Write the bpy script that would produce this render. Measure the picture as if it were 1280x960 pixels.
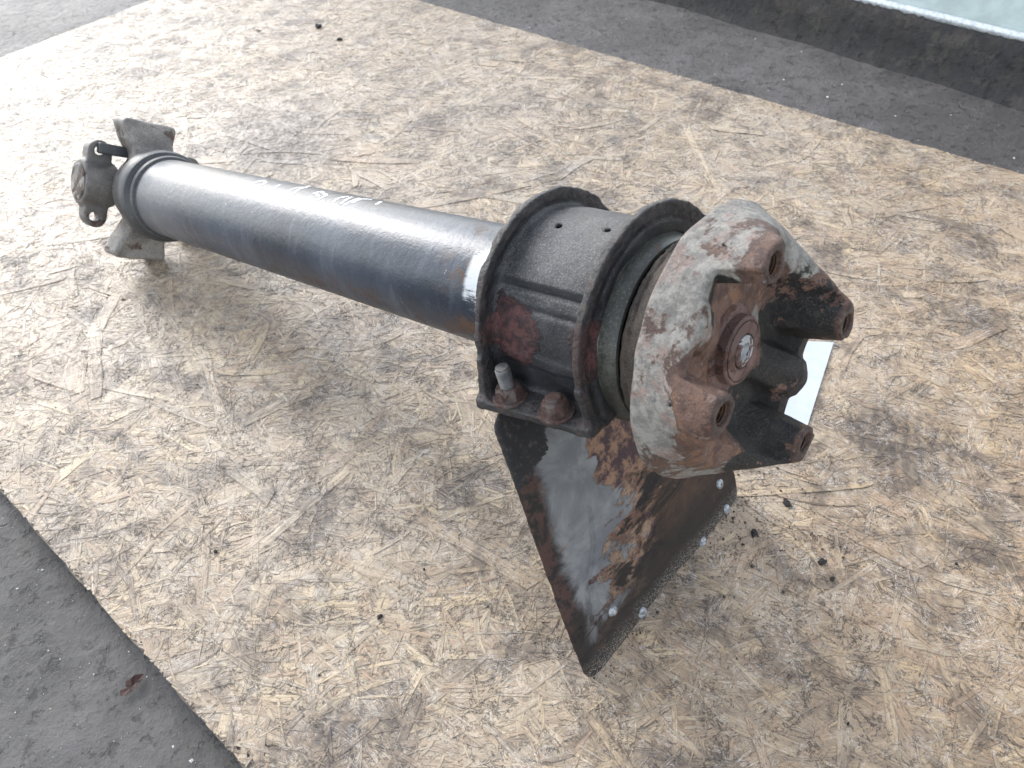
import bpy, math, random
import numpy as np
from mathutils import Matrix, Vector
random.seed(7); rng = np.random.default_rng(7)
S = bpy.context.scene
for o in list(bpy.data.objects): bpy.data.objects.remove(o)
COL = S.collection

# ------------------------------------------------------------------ camera
H = 0.49174
CAM_R = Vector((0.99604526, -0.06465548, -0.0609385))
CAM_U = Vector((0.08884724, 0.72483725, 0.68316699))
CAM_B = Vector((0.0, -0.6858794598945135, 0.7277151685204937))
cam = bpy.data.objects.new('camera', bpy.data.cameras.new('camera'))
COL.objects.link(cam)
cam.matrix_world = Matrix(((CAM_R.x, CAM_U.x, CAM_B.x, 0), (CAM_R.y, CAM_U.y, CAM_B.y, 0), (CAM_R.z, CAM_U.z, CAM_B.z, H), (0, 0, 0, 1)))
cam.data.sensor_width = 36; cam.data.lens = 27.0
cam.data.clip_start = 0.01; cam.data.clip_end = 200
cam.data.dof.use_dof = True; cam.data.dof.focus_distance = 0.47; cam.data.dof.aperture_fstop = 20.0
S.camera = cam

# ------------------------------------------------------------------ sky, sun, exposure
SUN_EL, SUN_AZ = math.radians(27), math.radians(125)      # azimuth counter-clockwise from +x
world = bpy.data.worlds.new('World'); S.world = world; world.use_nodes = True
wn = world.node_tree.nodes; wn.clear()
sky = wn.new('ShaderNodeTexSky'); sky.sky_type = 'NISHITA'; sky.sun_disc = False
sky.sun_elevation = SUN_EL; sky.sun_rotation = math.pi / 2 - SUN_AZ
sky.air_density = 1.0; sky.dust_density = 0.55; sky.ozone_density = 1.0
bg = wn.new('ShaderNodeBackground'); bg.inputs['Strength'].default_value = 0.15
wo = wn.new('ShaderNodeOutputWorld')
hs = wn.new('ShaderNodeHueSaturation'); hs.inputs['Saturation'].default_value = .38     # thin cloud: a paler sky
world.node_tree.links.new(sky.outputs[0], hs.inputs['Color']); world.node_tree.links.new(hs.outputs[0], bg.inputs[0]); world.node_tree.links.new(bg.outputs[0], wo.inputs[0])
sl = bpy.data.lights.new('sun', 'SUN'); sl.energy = 0.75; sl.angle = math.radians(24); sl.color = (1.0, 0.985, 0.97)
sun = bpy.data.objects.new('sun', sl); COL.objects.link(sun)
sd = Vector((math.cos(SUN_EL) * math.cos(SUN_AZ), math.cos(SUN_EL) * math.sin(SUN_AZ), math.sin(SUN_EL)))
sun.rotation_euler = sd.to_track_quat('Z', 'Y').to_euler(); sun.location = sd * 5
S.view_settings.view_transform = 'Standard'; S.view_settings.look = 'None'
S.view_settings.exposure = 1.84; S.view_settings.gamma = 1.0
S.render.engine = 'CYCLES'

# ------------------------------------------------------------------ helpers
def gpt(px, py, z=0.0):
    """where on the level z the photograph's pixel (px, py) lies (used to lay things out in metres)"""
    d = CAM_R * (px - 640) - CAM_U * (py - 480) - CAM_B * 960
    t = (z - H) / d.z
    return Vector((d.x * t, d.y * t, z))
def tag(o, label=None, cat=None, group=None, kind=None):
    if label: o['label'] = label
    if cat: o['category'] = cat
    if group: o['group'] = group
    if kind: o['kind'] = kind
    return o
def mesh_obj(name, verts, faces, mat, parent=None, matrix=None, smooth=False):
    me = bpy.data.meshes.new(name)
    me.from_pydata([tuple(v) for v in verts], [], faces)
    me.update()
    o = bpy.data.objects.new(name, me); COL.objects.link(o)
    if mat: me.materials.append(mat)
    if smooth: me.polygons.foreach_set('use_smooth', [True] * len(me.polygons))
    if parent: o.parent = parent
    if matrix is not None: o.matrix_local = matrix
    return o

class NT:
    def __init__(s, name):
        s.m = bpy.data.materials.new(name); s.m.use_nodes = True
        s.t = s.m.node_tree; s.t.nodes.clear()
        s.out = s.n('ShaderNodeOutputMaterial'); s.b = s.n('ShaderNodeBsdfPrincipled')
        s.l(s.b.outputs[0], s.out.inputs[0])
        s.tc = s.n('ShaderNodeTexCoord'); s.obj = s.tc.outputs['Object']
    def n(s, t): return s.t.nodes.new(t)
    def l(s, a, b): s.t.links.new(a, b)
    def put(s, sock, v):
        if isinstance(v, bpy.types.NodeSocket): s.l(v, sock)
        elif isinstance(v, (tuple, list)) and len(v) == 3 and sock.type == 'RGBA': sock.default_value = (*v, 1)
        else: sock.default_value = v
    def mapping(s, vec, scale=(1, 1, 1), rot=(0, 0, 0), loc=(0, 0, 0)):
        k = s.n('ShaderNodeMapping'); s.l(vec, k.inputs[0])
        k.inputs['Scale'].default_value = scale; k.inputs['Rotation'].default_value = rot; k.inputs['Location'].default_value = loc
        return k.outputs[0]
    def noise(s, scale, detail=6, rough=.6, vec=None, dist=0, w=0):
        k = s.n('ShaderNodeTexNoise'); v = vec or s.obj
        if w: v = s.mapping(v, loc=(w, w * 1.7, w * .3))
        s.l(v, k.inputs['Vector'])
        k.inputs['Scale'].default_value = scale; k.inputs['Detail'].default_value = detail
        k.inputs['Roughness'].default_value = rough; k.inputs['Distortion'].default_value = dist
        return k.outputs['Fac']
    def ramp(s, f, lo, hi, a=0.0, b=1.0):
        k = s.n('ShaderNodeMapRange'); k.interpolation_type = 'SMOOTHSTEP'
        s.put(k.inputs[0], f)
        k.inputs[1].default_value = lo; k.inputs[2].default_value = hi; k.inputs[3].default_value = a; k.inputs[4].default_value = b
        return k.outputs[0]
    def math(s, op, a, b=None, clamp=False):
        k = s.n('ShaderNodeMath'); k.operation = op; k.use_clamp = clamp
        s.put(k.inputs[0], a)
        if b is not None: s.put(k.inputs[1], b)
        return k.outputs[0]
    def mix(s, f, a, b, mode='MIX'):
        k = s.n('ShaderNodeMix'); k.data_type = 'RGBA'; k.blend_type = mode
        s.put(k.inputs[0], f); s.put(k.inputs[6], a); s.put(k.inputs[7], b)
        return k.outputs[2]
    def xyz(s, vec=None):
        k = s.n('ShaderNodeSeparateXYZ'); s.l(vec or s.obj, k.inputs[0]); return k.outputs
    def near(s, p, r0, r1, vec=None):
        """1 inside radius r0 of the point p, 0 outside r1"""
        k = s.n('ShaderNodeVectorMath'); k.operation = 'DISTANCE'
        s.l(vec or s.obj, k.inputs[0]); k.inputs[1].default_value = p
        return s.ramp(k.outputs['Value'], r0, r1, 1, 0)
    def bump(s, h, strength=.5, dist=.001, normal=None):
        k = s.n('ShaderNodeBump'); k.inputs['Strength'].default_value = strength; k.inputs['Distance'].default_value = dist
        s.l(h, k.inputs['Height'])
        if normal: s.l(normal, k.inputs['Normal'])
        return k.outputs[0]
    def done(s, col, rough=.6, metal=0.0, normal=None, spec=.5):
        s.put(s.b.inputs['Base Color'], col); s.put(s.b.inputs['Roughness'], rough); s.put(s.b.inputs['Metallic'], metal)
        s.put(s.b.inputs['Specular IOR Level'], spec)
        if normal: s.l(normal, s.b.inputs['Normal'])
        return s.m

# ------------------------------------------------------------------ frame of the leaning plate (in shaft coordinates)
PL_T = Vector((-.1017, -.2122, -.2265)); PL_R = Vector((.0793, -.2132, -.2220)); PL_L = Vector((-.0760, -.0300, -.2740))
pu = (PL_R - PL_T).normalized(); pn = pu.cross(PL_L - PL_T).normalized(); pw = pn.cross(pu)
PL_E = Matrix(((pu.x, pw.x, pn.x), (pu.y, pw.y, pn.y), (pu.z, pw.z, pn.z))).to_euler()

# ------------------------------------------------------------------ materials
def mat_grimy(name, base, dust, rust, rust_at=.6, dust_at=.5, rough=.5, bump=.6, scale=1.0, metal=0.0, black=.0):
    m = NT(name)
    big = m.noise(28 * scale, 7, .62, dist=.4); mid = m.noise(120 * scale, 6, .65, w=3.1); fine = m.noise(700 * scale, 4, .7, w=5.7)
    rmask = m.ramp(m.noise(22 * scale, 9, .68, dist=.7, w=9.3), rust_at, rust_at + .03)
    c = m.mix(m.ramp(m.math('ADD', m.math('MULTIPLY', big, .6), m.math('MULTIPLY', fine, .4)), dust_at - .08, dust_at + .12), base, dust)
    rcol = m.mix(m.ramp(mid, .4, .65), rust, tuple(x * .35 for x in rust))
    c = m.mix(rmask, c, rcol)
    if black: c = m.mix(m.ramp(m.noise(16 * scale, 8, .66, w=14, dist=.5), 1 - black, 1 - black + .05), c, (.012, .011, .011))
    grit = m.ramp(m.noise(1500 * scale, 2, .5, w=2.2), .66, .72)
    c = m.mix(m.math('MULTIPLY', grit, .5), c, (.42, .40, .38))
    h = m.math('ADD', m.math('MULTIPLY', mid, .5), m.math('MULTIPLY', fine, .35))
    h = m.math('SUBTRACT', h, m.math('MULTIPLY', rmask, .25))
    nr = m.bump(h, bump, .0016)
    r = m.math('ADD', m.math('MULTIPLY', mid, .25), m.math('ADD', m.math('MULTIPLY', rmask, .25), rough - .1))
    return m.done(c, r, metal, nr)

def mat_tube():
    m = NT('tube_black_paint_sky_tint')
    x, y, z = m.xyz()
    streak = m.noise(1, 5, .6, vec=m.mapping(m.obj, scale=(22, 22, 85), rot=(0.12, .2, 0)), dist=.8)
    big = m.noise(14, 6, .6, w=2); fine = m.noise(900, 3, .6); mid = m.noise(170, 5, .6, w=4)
    c = m.mix(m.ramp(big, .4, .65), (.013, .019, .031), (.032, .043, .062))  # dark paint, with the blue of reflected sky worked into its colour
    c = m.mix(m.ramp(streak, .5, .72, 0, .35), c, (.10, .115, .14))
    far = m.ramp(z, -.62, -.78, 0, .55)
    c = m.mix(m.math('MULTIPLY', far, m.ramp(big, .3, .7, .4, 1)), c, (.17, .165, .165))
    chips = m.ramp(m.noise(260, 4, .7, w=7), .66, .70)
    low = m.ramp(m.math('ADD', y, m.math('MULTIPLY', x, .6)), -.012, -.035)
    chipzone = m.math('MULTIPLY', chips, m.ramp(m.noise(17, 3, .5, w=31), .48, .58))
    c = m.mix(m.math('MULTIPLY', chipzone, .55), c, (.42, .40, .37))
    rust = m.math('MULTIPLY', m.ramp(m.noise(60, 8, .7, w=11), .52, .60), m.math('MAXIMUM', m.ramp(z, -.36, -.315), m.math('MULTIPLY', low, .55)))
    c = m.mix(rust, c, (.075, .040, .026))
    band = m.math('MULTIPLY', m.ramp(z, -.322, -.318), m.ramp(z, -.296, -.300))  # scraped bright band, with some reflected light painted into its colour
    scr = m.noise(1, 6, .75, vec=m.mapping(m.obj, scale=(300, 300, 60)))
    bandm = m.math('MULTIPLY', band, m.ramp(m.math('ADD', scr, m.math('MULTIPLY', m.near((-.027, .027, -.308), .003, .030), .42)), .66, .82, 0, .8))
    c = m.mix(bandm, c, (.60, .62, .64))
    h = m.math('ADD', m.math('MULTIPLY', mid, .5), m.math('MULTIPLY', fine, .18))
    nr = m.bump(h, .55, .0014)
    r = m.math('ADD', m.math('MULTIPLY', big, .16), m.math('ADD', .25, m.math('MULTIPLY', rust, .3)))
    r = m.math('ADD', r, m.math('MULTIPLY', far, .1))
    return m.done(c, r, 0, nr, .42)

def mat_flange():
    m = NT('flange_flaking_paint_and_rust')
    # frame of the flange: long axis e1, short axis e2
    k = m.n('ShaderNodeMapping'); m.l(m.obj, k.inputs[0]); k.inputs['Rotation'].default_value = (0, 0, -E1A)
    x, y, z = m.xyz(k.outputs[0])
    n1 = m.noise(30, 12, .70, dist=.6, w=1.3); n2 = m.noise(85, 9, .72, w=6.2); n3 = m.noise(210, 7, .75, w=16.2); fine = m.noise(800, 4, .75, w=3)
    rust = m.mix(m.ramp(n2, .40, .58), (.068, .036, .028), (.145, .080, .057))
    rust = m.mix(m.ramp(m.noise(52, 9, .7, w=21), .53, .62, 0, .7), rust, (.22, .105, .052))
    rust = m.mix(m.ramp(n3, .54, .66, 0, .7), rust, (.26, .185, .15))
    rust = m.mix(m.ramp(m.noise(300, 6, .75, w=26), .58, .66), rust, (.040, .022, .018))
    skirt = m.math('MAXIMUM', m.ramp(x, -.030, -.052), m.math('MULTIPLY', m.ramp(m.math('ABSOLUTE', y), .036, .052), m.ramp(x, .05, .02)))
    lowc = m.math('MULTIPLY', m.ramp(y, -.002, -.022), m.ramp(z, -.165, -.150))          # lower near boss has lost most of its paint
    skirt = m.math('SUBTRACT', skirt, m.math('MULTIPLY', lowc, .42))
    bare = m.ramp(m.math('ADD', z, m.math('MULTIPLY', n1, .03)), -.138, -.120)
    skirt = m.math('SUBTRACT', skirt, m.math('MULTIPLY', bare, .55))
    gs = m.math('ADD', m.math('MULTIPLY', skirt, .30), m.math('ADD', m.math('MULTIPLY', n1, .75), m.math('ADD', m.math('MULTIPLY', n2, .25), m.math('MULTIPLY', n3, .22))))
    gm = m.ramp(gs, .832, .844)
    rim_ = m.math('MULTIPLY', m.ramp(gs, .795, .832), m.ramp(gs, .875, .846))
    g2 = m.noise(150, 9, .75, w=17)
    grey = m.mix(m.ramp(g2, .40, .60), (.15, .142, .13), (.285, .27, .24))
    grey = m.mix(m.ramp(m.noise(46, 8, .7, w=41, dist=.5), .50, .58, 0, .8), grey, m.mix(m.ramp(n3, .4, .6), (.17, .11, .095), (.27, .19, .155)))
    grey = m.mix(m.ramp(m.noise(64, 6, .6, w=51), .63, .67, 0, .8), grey, (.10, .105, .12))
    grey = m.mix(m.ramp(m.noise(420, 4, .7, w=61), .60, .68, 0, .55), grey, (.07, .06, .055))
    c = m.mix(gm, rust, grey)
    c = m.mix(m.math('MULTIPLY', rim_, .7), c, (.11, .065, .048))
    blk = m.ramp(m.math('ADD', m.math('MULTIPLY', x, 8), m.math('ADD', m.math('MULTIPLY', n1, .8), m.math('MULTIPLY', n2, .3))), .68, .71)
    blk = m.math('MULTIPLY', blk, m.ramp(m.noise(60, 9, .72, w=27), .62, .59))
    blk = m.math('MULTIPLY', blk, m.ramp(m.math('ADD', m.math('MULTIPLY', y, 9), n2), .95, .88))
    und = m.ramp(m.math('ADD', m.near((-.045, .018, -.156), .004, .024, k.outputs[0]), m.math('MULTIPLY', n2, .6)), .62, .72)  # shade in the recess below the upper near boss, painted black
    blk = m.math('MAXIMUM', blk, und)
    blk = m.math('MULTIPLY', blk, m.ramp(m.math('ADD', z, m.math('MULTIPLY', n1, .01)), -.131, -.134))
    c = m.mix(blk, c, m.mix(m.ramp(n3, .45, .7), (.007, .0065, .006), (.034, .027, .023)))
    face = m.ramp(z, -.1365, -.1350)
    c = m.mix(m.math('MULTIPLY', face, .85), c, m.mix(m.ramp(n3, .4, .6), (.028, .020, .018), (.075, .050, .040)))
    grit = m.ramp(m.noise(1700, 2, .5, w=2.2), .66, .72)
    c = m.mix(m.math('MULTIPLY', grit, .4), c, (.50, .44, .38))
    h = m.math('ADD', m.math('MULTIPLY', n2, .7), m.math('MULTIPLY', n3, .55))
    h = m.math('ADD', h, m.math('MULTIPLY', fine, .3))
    h = m.math('ADD', h, m.math('MULTIPLY', gm, .45))
    nr = m.bump(h, 1.0, .0030)
    r = m.math('ADD', .50, m.math('MULTIPLY', n2, .3))
    r = m.math('SUBTRACT', r, m.math('MULTIPLY', blk, .15))
    return m.done(c, r, 0, nr, .45)

def mat_plate():
    m = NT('plate_peeling_underseal')
    k = m.n('ShaderNodeMapping'); k.vector_type = 'TEXTURE'
    m.l(m.obj, k.inputs[0]); k.inputs['Location'].default_value = PL_T; k.inputs['Rotation'].default_value = PL_E
    P = k.outputs[0]; x, y, z = m.xyz(P)           # x along the lower edge, y up the plate, in metres
    st = m.noise(1, 9, .68, vec=m.mapping(P, rot=(0, 0, -.95), scale=(16, 62, 20)), dist=.5)
    n1 = m.noise(30, 10, .68, dist=.5, w=4); n2 = m.noise(95, 9, .72, w=8); n3 = m.noise(260, 6, .75, w=18); fine = m.noise(900, 4, .7)
    # signed distance from the line where the grey coat ends: it covers the upper left
    dl = m.math('ADD', m.math('MULTIPLY', x, -.62), m.math('MULTIPLY', y, .78))
    g = m.math('ADD', m.math('MULTIPLY', dl, 3.0), m.math('ADD', m.math('MULTIPLY', st, .52), m.math('MULTIPLY', n1, .28)))
    skin = m.ramp(g, .405, .416)
    brown = m.mix(m.ramp(st, .42, .60), (.011, .008, .007), (.055, .031, .019))
    brown = m.mix(m.ramp(n3, .58, .68, 0, .6), brown, (.14, .09, .06))
    orange = m.mix(m.ramp(n2, .42, .58), (.10, .052, .036), (.21, .14, .095))
    c = m.mix(m.ramp(g, .345, .38), brown, orange)
    c = m.mix(m.ramp(m.noise(55, 8, .7, w=33), .56, .62, 0, .8), c, (.055, .028, .032))
    gcol = m.mix(m.ramp(n1, .38, .66), (.10, .10, .104), (.17, .17, .168))
    gcol = m.mix(m.ramp(n3, .62, .70, 0, .5), gcol, (.045, .042, .045))
    gcol = m.mix(m.ramp(st, .60, .66, 0, .7), gcol, orange)
    c = m.mix(skin, c, gcol)
    patch = m.ramp(m.math('ADD', m.near((.100, .118, .002), .000, .060, P), m.math('ADD', m.math('MULTIPLY', st, .9), m.math('MULTIPLY', n2, .35))), 1.10, 1.12)
    c = m.mix(patch, c, m.mix(m.ramp(n2, .44, .58), (.040, .022, .024), (.19, .11, .07)))
    lft = m.math('ADD', m.math('SUBTRACT', x, m.math('MULTIPLY', y, .148)), m.math('MULTIPLY', m.math('SUBTRACT', n1, .5), .03))
    edge = m.ramp(lft, .016, .005)
    c = m.mix(edge, c, m.mix(m.ramp(n2, .46, .56), (.012, .010, .009), (.050, .026, .020)))
    corner = m.ramp(m.math('ADD', m.near((.022, .185, .002), .000, .070, P), m.math('ADD', m.math('MULTIPLY', n1, .9), m.math('MULTIPLY', n3, .15))), .92, .94)
    c = m.mix(corner, c, m.mix(m.ramp(n3, .5, .7), (.014, .013, .014), (.05, .045, .042)))
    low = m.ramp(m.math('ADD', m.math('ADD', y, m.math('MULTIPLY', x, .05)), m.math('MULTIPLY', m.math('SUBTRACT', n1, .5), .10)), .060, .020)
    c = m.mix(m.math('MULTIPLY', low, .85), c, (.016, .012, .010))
    dust = m.math('MULTIPLY', m.ramp(m.noise(1300, 2, .5, w=5), .52, .60), m.ramp(m.math('ADD', y, m.math('MULTIPLY', n2, .012)), .020, .006))
    c = m.mix(m.math('MULTIPLY', dust, .5), c, (.36, .32, .27))
    h = m.math('ADD', m.math('MULTIPLY', skin, .7), m.math('ADD', m.math('MULTIPLY', n2, .35), m.math('ADD', m.math('MULTIPLY', fine, .15), m.math('MULTIPLY', n3, .2))))
    h = m.math('SUBTRACT', h, m.math('MULTIPLY', patch, .7))
    nr = m.bump(h, .75, .0014)
    r = m.math('ADD', .55, m.math('MULTIPLY', n2, .36))
    return m.done(c, r, 0, nr, .30)

def mat_bracket():
    m = NT('bracket_black_paint_dusty')
    x, y, z = m.xyz()
    n1 = m.noise(34, 8, .65, dist=.4, w=4); n2 = m.noise(140, 7, .7, w=8); fine = m.noise(900, 4, .75)
    c = m.mix(m.ramp(n1, .4, .65), (.011, .012, .014), (.028, .029, .033))
    g = m.n('ShaderNodeNewGeometry'); nx = m.xyz(g.outputs['Normal'])
    dustf = m.math('MULTIPLY', m.ramp(m.math('ADD', m.math('MULTIPLY', n1, .5), fine), .66, .95, .1, 1), m.ramp(nx[2], .25, .95))
    c = m.mix(m.math('MULTIPLY', dustf, .6), c, (.16, .15, .145))
    grit = m.ramp(m.noise(1400, 2, .6, w=2), .60, .68)
    c = m.mix(m.math('MULTIPLY', grit, m.ramp(nx[2], .0, .7, .08, .38)), c, (.40, .38, .36))
    rz = m.near((-.048, .012, -.268), .004, .034)
    rz = m.math('MAXIMUM', rz, m.math('MULTIPLY', m.near((-.056, .024, -.213), .002, .040), .8))
    rm = m.ramp(m.math('ADD', m.math('MULTIPLY', rz, .45), m.math('ADD', m.math('MULTIPLY', n1, .6), m.math('MULTIPLY', n2, .4))), .72, .80)
    c = m.mix(rm, c, m.mix(m.ramp(n2, .42, .6), (.095, .038, .036), (.030, .016, .016)))
    cru = m.ramp(m.math('SUBTRACT', m.math('SQRT', m.math('ADD', m.math('MULTIPLY', x, x), m.math('MULTIPLY', y, y))), .0565), 0, .004)
    h = m.math('ADD', m.math('MULTIPLY', n2, m.math('ADD', .6, m.math('MULTIPLY', cru, 1.4))), m.math('MULTIPLY', fine, .35))
    h = m.math('ADD', h, m.math('MULTIPLY', m.math('MULTIPLY', rm, n2), 1.2))
    c = m.mix(m.math('MULTIPLY', cru, .6), c, m.mix(m.ramp(n2, .45, .6), (.018, .017, .017), (.065, .045, .04)))
    nr = m.bump(h, .8, .0020)
    return m.done(c, m.math('ADD', .32, m.math('MULTIPLY', n2, .3)), 0, nr, .42)

def mat_osb():
    m = NT('osb_strand_wood')
    at = m.n('ShaderNodeAttribute'); at.attribute_name = 'tint'; tint = at.outputs['Fac']
    uv = m.n('ShaderNodeUVMap'); uv.uv_map = 'grain'
    uw = m.n('ShaderNodeUVMap'); uw.uv_map = 'span'
    grain = m.noise(1, 5, .62, vec=m.mapping(uv.outputs[0], scale=(26, 620, 1)), dist=.5)
    grain2 = m.noise(1, 4, .7, vec=m.mapping(uv.outputs[0], scale=(70, 1900, 1)))
    cr = m.n('ShaderNodeValToRGB'); m.l(tint, cr.inputs[0])
    e = cr.color_ramp; e.elements[0].position = 0; e.elements[0].color = (.24, .195, .155, 1)
    e.elements[1].position = 1; e.elements[1].color = (.60, .50, .38, 1)
    for p, c in ((.14, (.33, .265, .21)), (.30, (.42, .34, .26)), (.45, (.44, .325, .24)), (.58, (.50, .41, .31)), (.74, (.42, .37, .315)), (.86, (.55, .44, .31))):
        q = e.elements.new(p); q.color = (*c, 1)
    c = cr.outputs[0]
    c = m.mix(m.ramp(grain, .35, .60, .50, 0), c, (.17, .135, .11))
    c = m.mix(m.ramp(grain2, .5, .72, 0, .5), c, (.68, .62, .54))
    pv = m.noise(13, 8, .66, w=23, dist=.4)
    c = m.mix(m.ramp(pv, .42, .62, 0, .30), c, (.30, .255, .22))
    # weathering by place on the board
    w1 = m.noise(5.5, 7, .62, w=3); w2 = m.noise(22, 8, .66, w=9, dist=.6); w3 = m.noise(240, 6, .72, w=2)
    c = m.mix(m.ramp(w2, .50, .66, 0, .42), c, (.155, .13, .115))
    c = m.mix(m.ramp(w1, .46, .62, 0, .35), c, (.48, .42, .37))
    fil = m.ramp(m.noise(1, 5, .75, vec=m.mapping(uv.outputs[0], scale=(160, 900, 1)), dist=1.5), .575, .63)
    c = m.mix(m.math('MULTIPLY', fil, .75), c, (.055, .042, .036))
    c = m.mix(m.math('MULTIPLY', m.ramp(w3, .57, .64), .7), c, (.07, .055, .048))
    for (px, py, r, a) in STAINS_SHADE:  # real smudges, plus the painted shadows of tube and plate
        p = gpt(px, py)
        k = m.math('MULTIPLY', m.math('ADD', m.near(tuple(p), r * .2, r), m.math('SUBTRACT', w2, .5)), a)
        rib = m.n('ShaderNodeTexWave'); rib.wave_type = 'BANDS'; rib.bands_direction = 'X'
        m.l(m.mapping(m.obj, rot=(0, 0, .35)), rib.inputs[0]); rib.inputs['Scale'].default_value = 30
        rib.inputs['Distortion'].default_value = 7; rib.inputs['Detail'].default_value = 4; rib.inputs['Detail Scale'].default_value = 3
        k = m.math('MULTIPLY', k, m.ramp(rib.outputs['Fac'], .2, .8, .55, 1))
        c = m.mix(m.math('MULTIPLY', k, 1, True), c, (.085, .072, .07))
    c = m.mix(1.0, c, (1.0, .95, .84), 'MULTIPLY')
    # wood turns yellow-brown and darker towards the front right
    sx = m.xyz(m.obj)
    warm = m.ramp(m.math('SUBTRACT', sx[0], m.math('MULTIPLY', sx[1], .8)), -.35, .15)
    c = m.mix(m.math('MULTIPLY', warm, .48), c, (.84, .69, .50), 'MULTIPLY')
    su = m.xyz(uw.outputs[0])
    ed = m.ramp(m.math('ABSOLUTE', su[1]), .84, 1.0)
    c = m.mix(m.math('MULTIPLY', ed, m.ramp(w2, .38, .62, .0, .6)), c, (.085, .066, .055))
    ck = m.math('ABSOLUTE', m.math('SUBTRACT', m.noise(60, 7, .68, w=71, dist=1.2), .5))
    ck = m.math('MULTIPLY', m.ramp(ck, .003, .020, 1, 0), m.ramp(m.noise(42, 5, .7, w=77), .46, .54))
    c = m.mix(m.math('MULTIPLY', ck, .8), c, (.045, .036, .032))
    wf = m.math('ABSOLUTE', m.math('SUBTRACT', m.noise(1, 6, .7, vec=m.mapping(uv.outputs[0], scale=(55, 420, 1), loc=(7, 3, 0)), dist=1.0), .5))
    c = m.mix(m.math('MULTIPLY', m.ramp(wf, .003, .018, 1, 0), m.ramp(m.noise(55, 5, .7, w=87), .47, .58, 0, .7)), c, (.80, .74, .66))
    mo = m.noise(420, 5, .8, w=91)
    c = m.mix(m.ramp(mo, .50, .68, 0, .42), c, (.13, .105, .09))
    h = m.math('ADD', m.math('MULTIPLY', grain, .6), m.math('MULTIPLY', w3, .6))
    h = m.math('SUBTRACT', h, m.math('ADD', m.math('MULTIPLY', ed, .35), m.math('MULTIPLY', ck, .8)))
    nr = m.bump(h, .6, .0012)
    return m.done(c, m.math('ADD', .32, m.math('MULTIPLY', w2, .30)), 0, nr, .42)

def mat_concrete(name, dark, light, rough=.45, bump=.6, blue=.5):
    m = NT(name)
    n0 = m.noise(4, 5, .6); n1 = m.noise(22, 8, .66, w=2); n2 = m.noise(130, 8, .72, w=5); n3 = m.noise(700, 4, .7, w=7)
    c = m.mix(m.ramp(m.math('ADD', m.math('MULTIPLY', n0, .5), m.math('MULTIPLY', n1, .5)), .4, .62), dark, light)
    c = m.mix(m.ramp(n2, .55, .66, 0, .6), c, tuple(x * .45 for x in dark))
    c = m.mix(m.ramp(m.noise(9, 8, .7, w=13, dist=1), .60, .66, 0, blue), c, (.10, .13, .15))
    c = m.mix(m.ramp(n3, .66, .75, 0, .5), c, (.32, .31, .29))
    cr = m.n('ShaderNodeTexVoronoi'); cr.feature = 'DISTANCE_TO_EDGE'; cr.inputs['Scale'].default_value = 3.2
    m.l(m.mix(.07, m.obj, m.mapping(m.obj, scale=(1, 1, 1))), cr.inputs['Vector'])
    nv = m.n('ShaderNodeTexNoise'); nv.inputs['Scale'].default_value = 9; nv.inputs['Detail'].default_value = 6; m.l(m.obj, nv.inputs['Vector'])
    va = m.n('ShaderNodeVectorMath'); va.operation = 'MULTIPLY_ADD'; m.l(nv.outputs['Color'], va.inputs[0]); va.inputs[1].default_value = (.22, .22, 0); m.l(m.obj, va.inputs[2])
    m.l(va.outputs[0], cr.inputs['Vector'])
    crack = m.math('MULTIPLY', m.ramp(cr.outputs['Distance'], 0, .006, 1, 0), m.ramp(n1, .54, .60))
    c = m.mix(m.math('MULTIPLY', crack, .8), c, (.03, .026, .024))
    pit = m.ramp(m.noise(75, 6, .7, w=33), .56, .66)
    c = m.mix(m.math('MULTIPLY', pit, .55), c, tuple(x * .4 for x in dark))
    c = m.mix(m.ramp(m.noise(34, 7, .7, w=43), .52, .66, 0, .4), c, (.10, .085, .068))
    h = m.math('ADD', m.math('MULTIPLY', n2, .9), m.math('ADD', m.math('MULTIPLY', n3, .3), m.math('SUBTRACT', m.math('MULTIPLY', n1, 1.8), m.math('MULTIPLY', pit, .5))))
    h = m.math('SUBTRACT', h, m.math('MULTIPLY', crack, .6))
    nr = m.bump(h, bump, .003)
    return m.done(c, m.math('ADD', rough - .1, m.math('MULTIPLY', n2, .3)), 0, nr, .5)

def mat_plain(name, col, rough=.5, metal=0.0, var=.3, scale=60, bump=.3):
    m = NT(name)
    n = m.noise(scale, 7, .66); f = m.noise(scale * 9, 4, .7, w=3)
    c = m.mix(m.ramp(n, .35, .68), tuple(x * (1 - var) for x in col), tuple(min(1, x * (1 + var)) for x in col))
    c = m.mix(m.ramp(f, .62, .72, 0, .4), c, tuple(x * .35 for x in col))
    return m.done(c, m.math('ADD', rough - .08, m.math('MULTIPLY', n, .16)), metal, m.bump(m.math('ADD', n, m.math('MULTIPLY', f, .4)), bump, .001))

# ------------------------------------------------------------------ shaft frame: x = U, y = V (up), z = W (towards the near end); w = -s
P0 = Vector((0.22586008, 0.15347771, 0.2592702)); AX = Vector((-0.69800903, 0.6779511, -0.23057689))
UU = Vector((0.696724978, 0.717338347, 0)); VV = Vector((-0.16540164, 0.16064868, 0.97305411)); WW = -AX
FR = Matrix(((UU.x, VV.x, WW.x, P0.x), (UU.y, VV.y, WW.y, P0.y), (UU.z, VV.z, WW.z, P0.z), (0, 0, 0, 1)))
E1A = math.atan2(-.735, .678)
E1 = np.array([math.cos(E1A), math.sin(E1A)]); E2 = np.array([-math.sin(E1A), math.cos(E1A)])

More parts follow.
